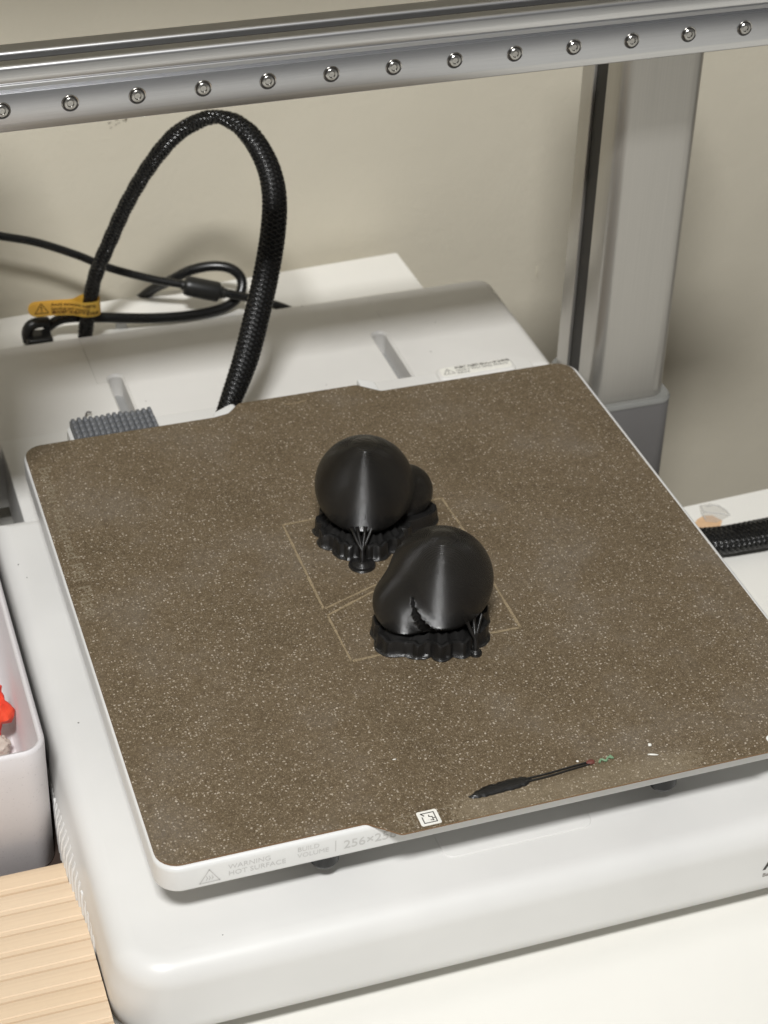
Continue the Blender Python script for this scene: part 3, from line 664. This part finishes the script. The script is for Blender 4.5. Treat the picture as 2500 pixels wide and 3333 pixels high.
# purge line
pl = empty('purge_line', (5, -127, 0), 'thick black smear of purged filament thinning into two strands, red and green tip', 'filament')
bm = B(); cs = [(-18.4, -128.6, .2), (-16, -128.6, 1.1), (-12, -127.9, 1.9), (-7, -127.4, 2.1), (-1, -127.1, 2.2), (3, -126.9, 1.9), (5, -127, 1.0), (6.2, -127, .5)]
n = 8
P = catmull([(a, b, c) for a, b, c in cs], 5); rings = []
for i, q in enumerate(P):
    jw = q.z*1.2*(1+.4*noise.noise(Vector((q.x*.9, 3, 1)))); jc = .5*noise.noise(Vector((q.x*.5, 8, 1)))
    rings.append([(q.x, q.y+jc+jw*cos(pi*k/n), .02+min(.9, jw*.6)*sin(pi*k/n)*(1+.3*noise.noise(Vector((q.x, k, 2))))) for k in range(n+1)])
loft(bm, rings, (False, False), False); bmesh.ops.recalc_face_normals(bm, faces=bm.faces); obj('smear', bm, M['support'], pl, smooth=60)
for dy, e in ((.75, 28.4), (-.65, 29.5)):
    bm = B(); tube(bm, catmull([(4, -127+dy, .35), (12, -126.8+dy, .35), (20, -126.1+dy*.9, .35), (e, -125.4+dy*.7, .35)], 6), .38, 7); obj('strand', bm, M['support'], pl)
bm = B(); bmesh.ops.create_icosphere(bm, subdivisions=3, radius=1)
for v in bm.verts: v.co = Vector((29.6+v.co.x*1.7*(1+.4*noise.noise(v.co*1.7)), -125.2+v.co.y*1.1*(1+.4*noise.noise(v.co*2+Vector((4, 0, 0)))), .5+v.co.z*.6))
obj('red_blob', bm, M['red_bit'], pl)
bm = B(); tube(bm, catmull([(32.4, -126.4, .5), (33.6, -125.2, .7), (35, -126.3, .6), (36.4, -125, .8), (38, -125.6, .5), (37.4, -124.1, .5)], 6), .42, 7, step=.5); obj('green_tip', bm, M['green'], pl)

# ---------------------------------------------------------------- the two printed balls
def ball(C0, R, bump, ang0, label, scar=None, trees=(), seed=0):
    root = empty('printed_ball', (C0[0], C0[1], 0), label, 'printed ball', 'black printed balls on the build plate')
    Cc = Vector((C0[0], C0[1], R+3.9)); Bc = Vector(bump[:3]); BR = bump[3]
    bm = B(); bmesh.ops.create_uvsphere(bm, u_segments=220, v_segments=150, radius=1)
    kk = bump[4]; torn = set(); bm.verts.index_update()
    def sdf(p):
        a, b = (p-Cc).length-R, (p-Bc).length-BR; h = max(0, kk-abs(a-b))/kk
        return min(a, b)-h*h*kk*.25
    for v in bm.verts:
        u = v.co.normalized(); r = R+24
        for _ in range(60):
            q = sdf(Cc+u*r)
            if q < .002: break
            r -= max(q, .004)
        p = Cc+u*r
        # seam hole at the top
        if u.z > .975:
            a = math.atan2(u.y, u.x); e = (u.z-.975)/.025; r -= .15*max(0, noise.noise(Vector((u.x*14, u.y*14, seed))))+.0
            p = Cc+u*r
        if scar:
            # torn line where a support was pulled away
            for (a_, b_, wd, dp) in scar:
                a_, b_ = Vector(a_).normalized(), Vector(b_).normalized(); q = u-a_; ab = b_-a_; tt = max(0, min(1, q.dot(ab)/ab.length_squared)); dist = (u-(a_+ab*tt).normalized()).length*(p-Cc).length
                w_ = wd*(.35+1.1*tt)*(1+.6*noise.noise(p*.9)+.4*noise.noise(p*2.2))
                if dist < w_: p -= u*dp*(1-(dist/w_)**6); torn.add(v.index)
                elif dist < w_*1.5: p += u*.25*(1+noise.noise(p*1.5))*sin(pi*(dist-w_)/(w_*.5))
        v.co = p
    for f_ in bm.faces:
        if sum(v.index in torn for v in f_.verts) >= 2: f_.material_index = 1
    body = obj('ball_body', bm, [M['filament'], M['torn']], root, org=Cc, smooth=60)
    # scalloped support skirt under the body
    bm = B(); n = 180; rings = []
    def foot_r(th, off):
        u = Vector((cos(th), sin(th), 0)); d2 = Vector((Bc.x-Cc.x, Bc.y-Cc.y, 0)); t = u.dot(d2)
        r0 = 16.7; R2 = 9.8; disc = R2*R2-(d2.length_squared-t*t); rb = t+sqrt(disc) if disc > 0 and t > 0 else 0
        x = rb-r0; r = r0+(x+sqrt(x*x+9))/2
        sc_ = abs(sin(th*5.5+seed*1.3+.8*sin(th*2+seed)))**.7
        return r+2.9*sc_-.5+off
    prof_ = [(1.9, 0), (2.0, .3), (1.3, .7), (.9, 1.4), (.8, 3.0), (.7, 5.6), (.5, 6.6), (-.2, 7.1), (-1.0, 6.9), (-2.0, 6.2), (-4.2, 8.6), (-9, 7.0)]
    for off, zz in prof_:
        ring_ = []
        for i in range(n):
            th = 2*pi*i/n
            rip = (.45*(abs(((th*29+seed)/pi) % 2-1)*2-1)+1.0*noise.noise(Vector((cos(th)*7, sin(th)*9, seed)))) if .5 < zz < 8.5 else .1*sin(th*34)
            r = foot_r(th, off*(1.0)+rip*(1 if zz < 6.5 else .5)); hz = zz*(1+.15*noise.noise(Vector((cos(th)*5, sin(th)*5, seed+3)))+.06*sin(th*27+seed))
            ring_.append((Cc.x+r*cos(th), Cc.y+r*sin(th), hz+.02))
        rings.append(ring_)
    loft(bm, rings, (False, True)); bm.faces.ensure_lookup_table()
    for f_ in bm.faces[6*n:]: f_.material_index = 1
    bmesh.ops.recalc_face_normals(bm, faces=bm.faces)
    obj('support_skirt', bm, [M['support'], M['torn']], root, smooth=24)
    for (bx_, by_, tips, br) in trees:
        bm = B(); cyl(bm, (bx_, by_), br, 0.02, .9, 24, br*.94); cyl(bm, (bx_, by_), br*.75, .88, 2.2, 20, br*.4)
        k = Vector((bx_+ (Cc.x-bx_)*.02, by_+(Cc.y-by_)*.03, 7.0))
        tube(bm, catmull([(bx_, by_, 1.5), (bx_*.97+k.x*.03, by_*.97+k.y*.03, 3.4), k], 5), lambda s: 1.15-.25*s, 10, step=.5)
        for tp_ in tips:
            tpv = Vector(tp_); mid = k.lerp(tpv, .5)+Vector((0, 0, -.5))
            tube(bm, catmull([k, mid, tpv], 6), lambda s: .85-.25*s+.35*max(0, s-.8)*5, 9, step=.5)
        obj('tree_support', bm, M['support'], root, smooth=60)
    return root
R1 = 20.2
c1 = Vector((-5.5, 29.9, 24.1)); c2 = Vector((3.2, -37.5, 24.1))
ball((-5.5, 29.9), R1, (14.2, 33.6, 14.5, 11, 3.5), 0, 'rear black printed ball, small bump on its right, branching support at its front', None,
     [(-12.9, 8.6, [(-16.3, 12.8, 16.6), (-14.2, 12.0, 16.8), (-10.8, 11.8, 16.8), (-7.8, 12.9, 14.4)], 5.6)], 1)
ball((3.2, -37.5), R1, (-11.2, -39.5, 17.6, 12.9, 3.8), pi, 'front black printed ball, torn scar down its front left and a swelling at its left', 
     [((-15.6, -12.3, 3.4), (-8.6, -14.2, -12.4), 1.25, .8)],
     [(11.5, -56.5, [(8.0, -54.2, 15.0), (11.4, -52.6, 14.9), (15.6, -50.2, 13.6)], 2.6)], 4)

# ---------------------------------------------------------------- bin with red offcuts, bottom left
bn = empty('storage_bin', (-190, 30, -74), 'pale grey speckled plastic bin at the left edge, red printed scraps inside', 'bin')
bm = B(); o_ = (-255, -152.3, -51, 215); 
rings = [rring(*o_, 9, -71.45, 8, 1.5), rring(*o_, 9, -70.5, 8, 0.8), rring(*o_, 9, -20, 8, .2), rring(*o_, 9, -11.5, 8, 0), rring(*o_, 9, -10.4, 8, .5), rring(*o_, 9, -10, 8, 1.3), rring(*o_, 9, -10.4, 8, 2.2), rring(*o_, 9, -11.4, 8, 2.6), rring(*o_, 9, -67, 8, 3.6), rring(*o_, 9, -69, 8, 5.5)]
loft(bm, rings, (True, True)); bmesh.ops.recalc_face_normals(bm, faces=bm.faces); obj('bin_shell', bm, M['bin'], bn, smooth=45)
def lump(name, c, s, mat, label, cat='printed scrap', amp=.45, fr=.16, seed=0):
    bm = B(); bmesh.ops.create_icosphere(bm, subdivisions=4, radius=1)
    for v in bm.verts:
        k = 1+amp*noise.noise(v.co*1.6+Vector((seed, 0, 0)))+amp*.5*noise.noise(v.co*4+Vector((0, seed, 0)))+.12*noise.noise(v.co*11)
        v.co = Vector((c[0]+v.co.x*s[0]*k, c[1]+v.co.y*s[1]*k, c[2]+v.co.z*s[2]*k))
    return tag(obj(name, bm, mat, smooth=50), label, cat)
lump('printed_scrap', (-170, 22, -50), (10.5, 12, 14), M['red'], 'large crumpled red printed piece in the grey bin', seed=2)
lump('printed_scrap', (-167.5, 12.5, -62), (7.5, 4.2, 6), M['grey_bit'], 'greyish beige piece under the large red one in the bin', amp=.25, seed=5)
lump('printed_scrap', (-170.5, -3, -62), (7.5, 7, 8), M['red'], 'smaller rounded red printed piece in the bin, nearer the front', seed=9)
bm = B(); tube(bm, catmull([(-163, -12, -68), (-161, -10, -67), (-158.6, -9.5, -66)], 4), .9, 8, step=.6); tag(obj('printed_scrap', bm, M['red']), 'short thin red sliver on the bin floor at its front right corner', 'printed scrap')

# ---------------------------------------------------------------- pale wooden slatted tray
bm = B(); rbox(bm, -330, -148.3, -258, 222, -74, -71.5, 2, .5); tag(obj('gap_shade_sheet', bm, flat('gap_shade_brown', lin((58, 44, 36)), .8)), 'thin dark brown sheet added under the grey bin, standing in for shade in the gap beside the printer', 'mat')  # added sheet; its dark colour stands in for shade in the gap
tr = empty('wooden_tray', (-230, -130, -74), 'pale wooden slatted tray in front of the grey bin, beside the printer', 'tray')
bm = B(); box(bm, -330, -153, -258, -61.5, -71.4, -60.4, .4); obj('tray_backing', bm, M['wood_gap'], tr)
edges = [-52.6, -64.1, -73.9, -83.9, -93.6, -103.6, -113.6, -122.8, -132.6, -142.6, -152.4, -162.3, -172.2, -182.0, -192, -202, -212, -222, -232, -242]
for i, (a, b) in enumerate(zip(edges, edges[1:])):
    a -= 8.6; b -= 8.6
    bm = B(); L = a-b; x0, x1 = -330-random.uniform(0, .4), -148.2-bulge(-148, max(-130, b))-random.uniform(0, .25); top = -57+random.uniform(-.12, .12)
    # cross section: soft crown, shallow second groove near the front edge
    rb = 2.6 if i == 0 else .35
    pf = [(a-.08, -60.5), (a-.08, top-rb), (a-.12-rb*.3, top-rb*.3), (a-.12-rb, top)] + [(a-L*.4, top+.05), (b+2.9, top-.0), (b+2.5, top-.4), (b+2.1, top-.1), (b+.55, top-.06), (b+.25, top-.9), (b+.2, -60.5)]
    loft(bm, [[(x0, y, z_) for y, z_ in pf], [(x1, y, z_) for y, z_ in pf]]); bmesh.ops.recalc_face_normals(bm, faces=bm.faces)
    obj('slat', bm, M['wood'], tr, smooth=30)
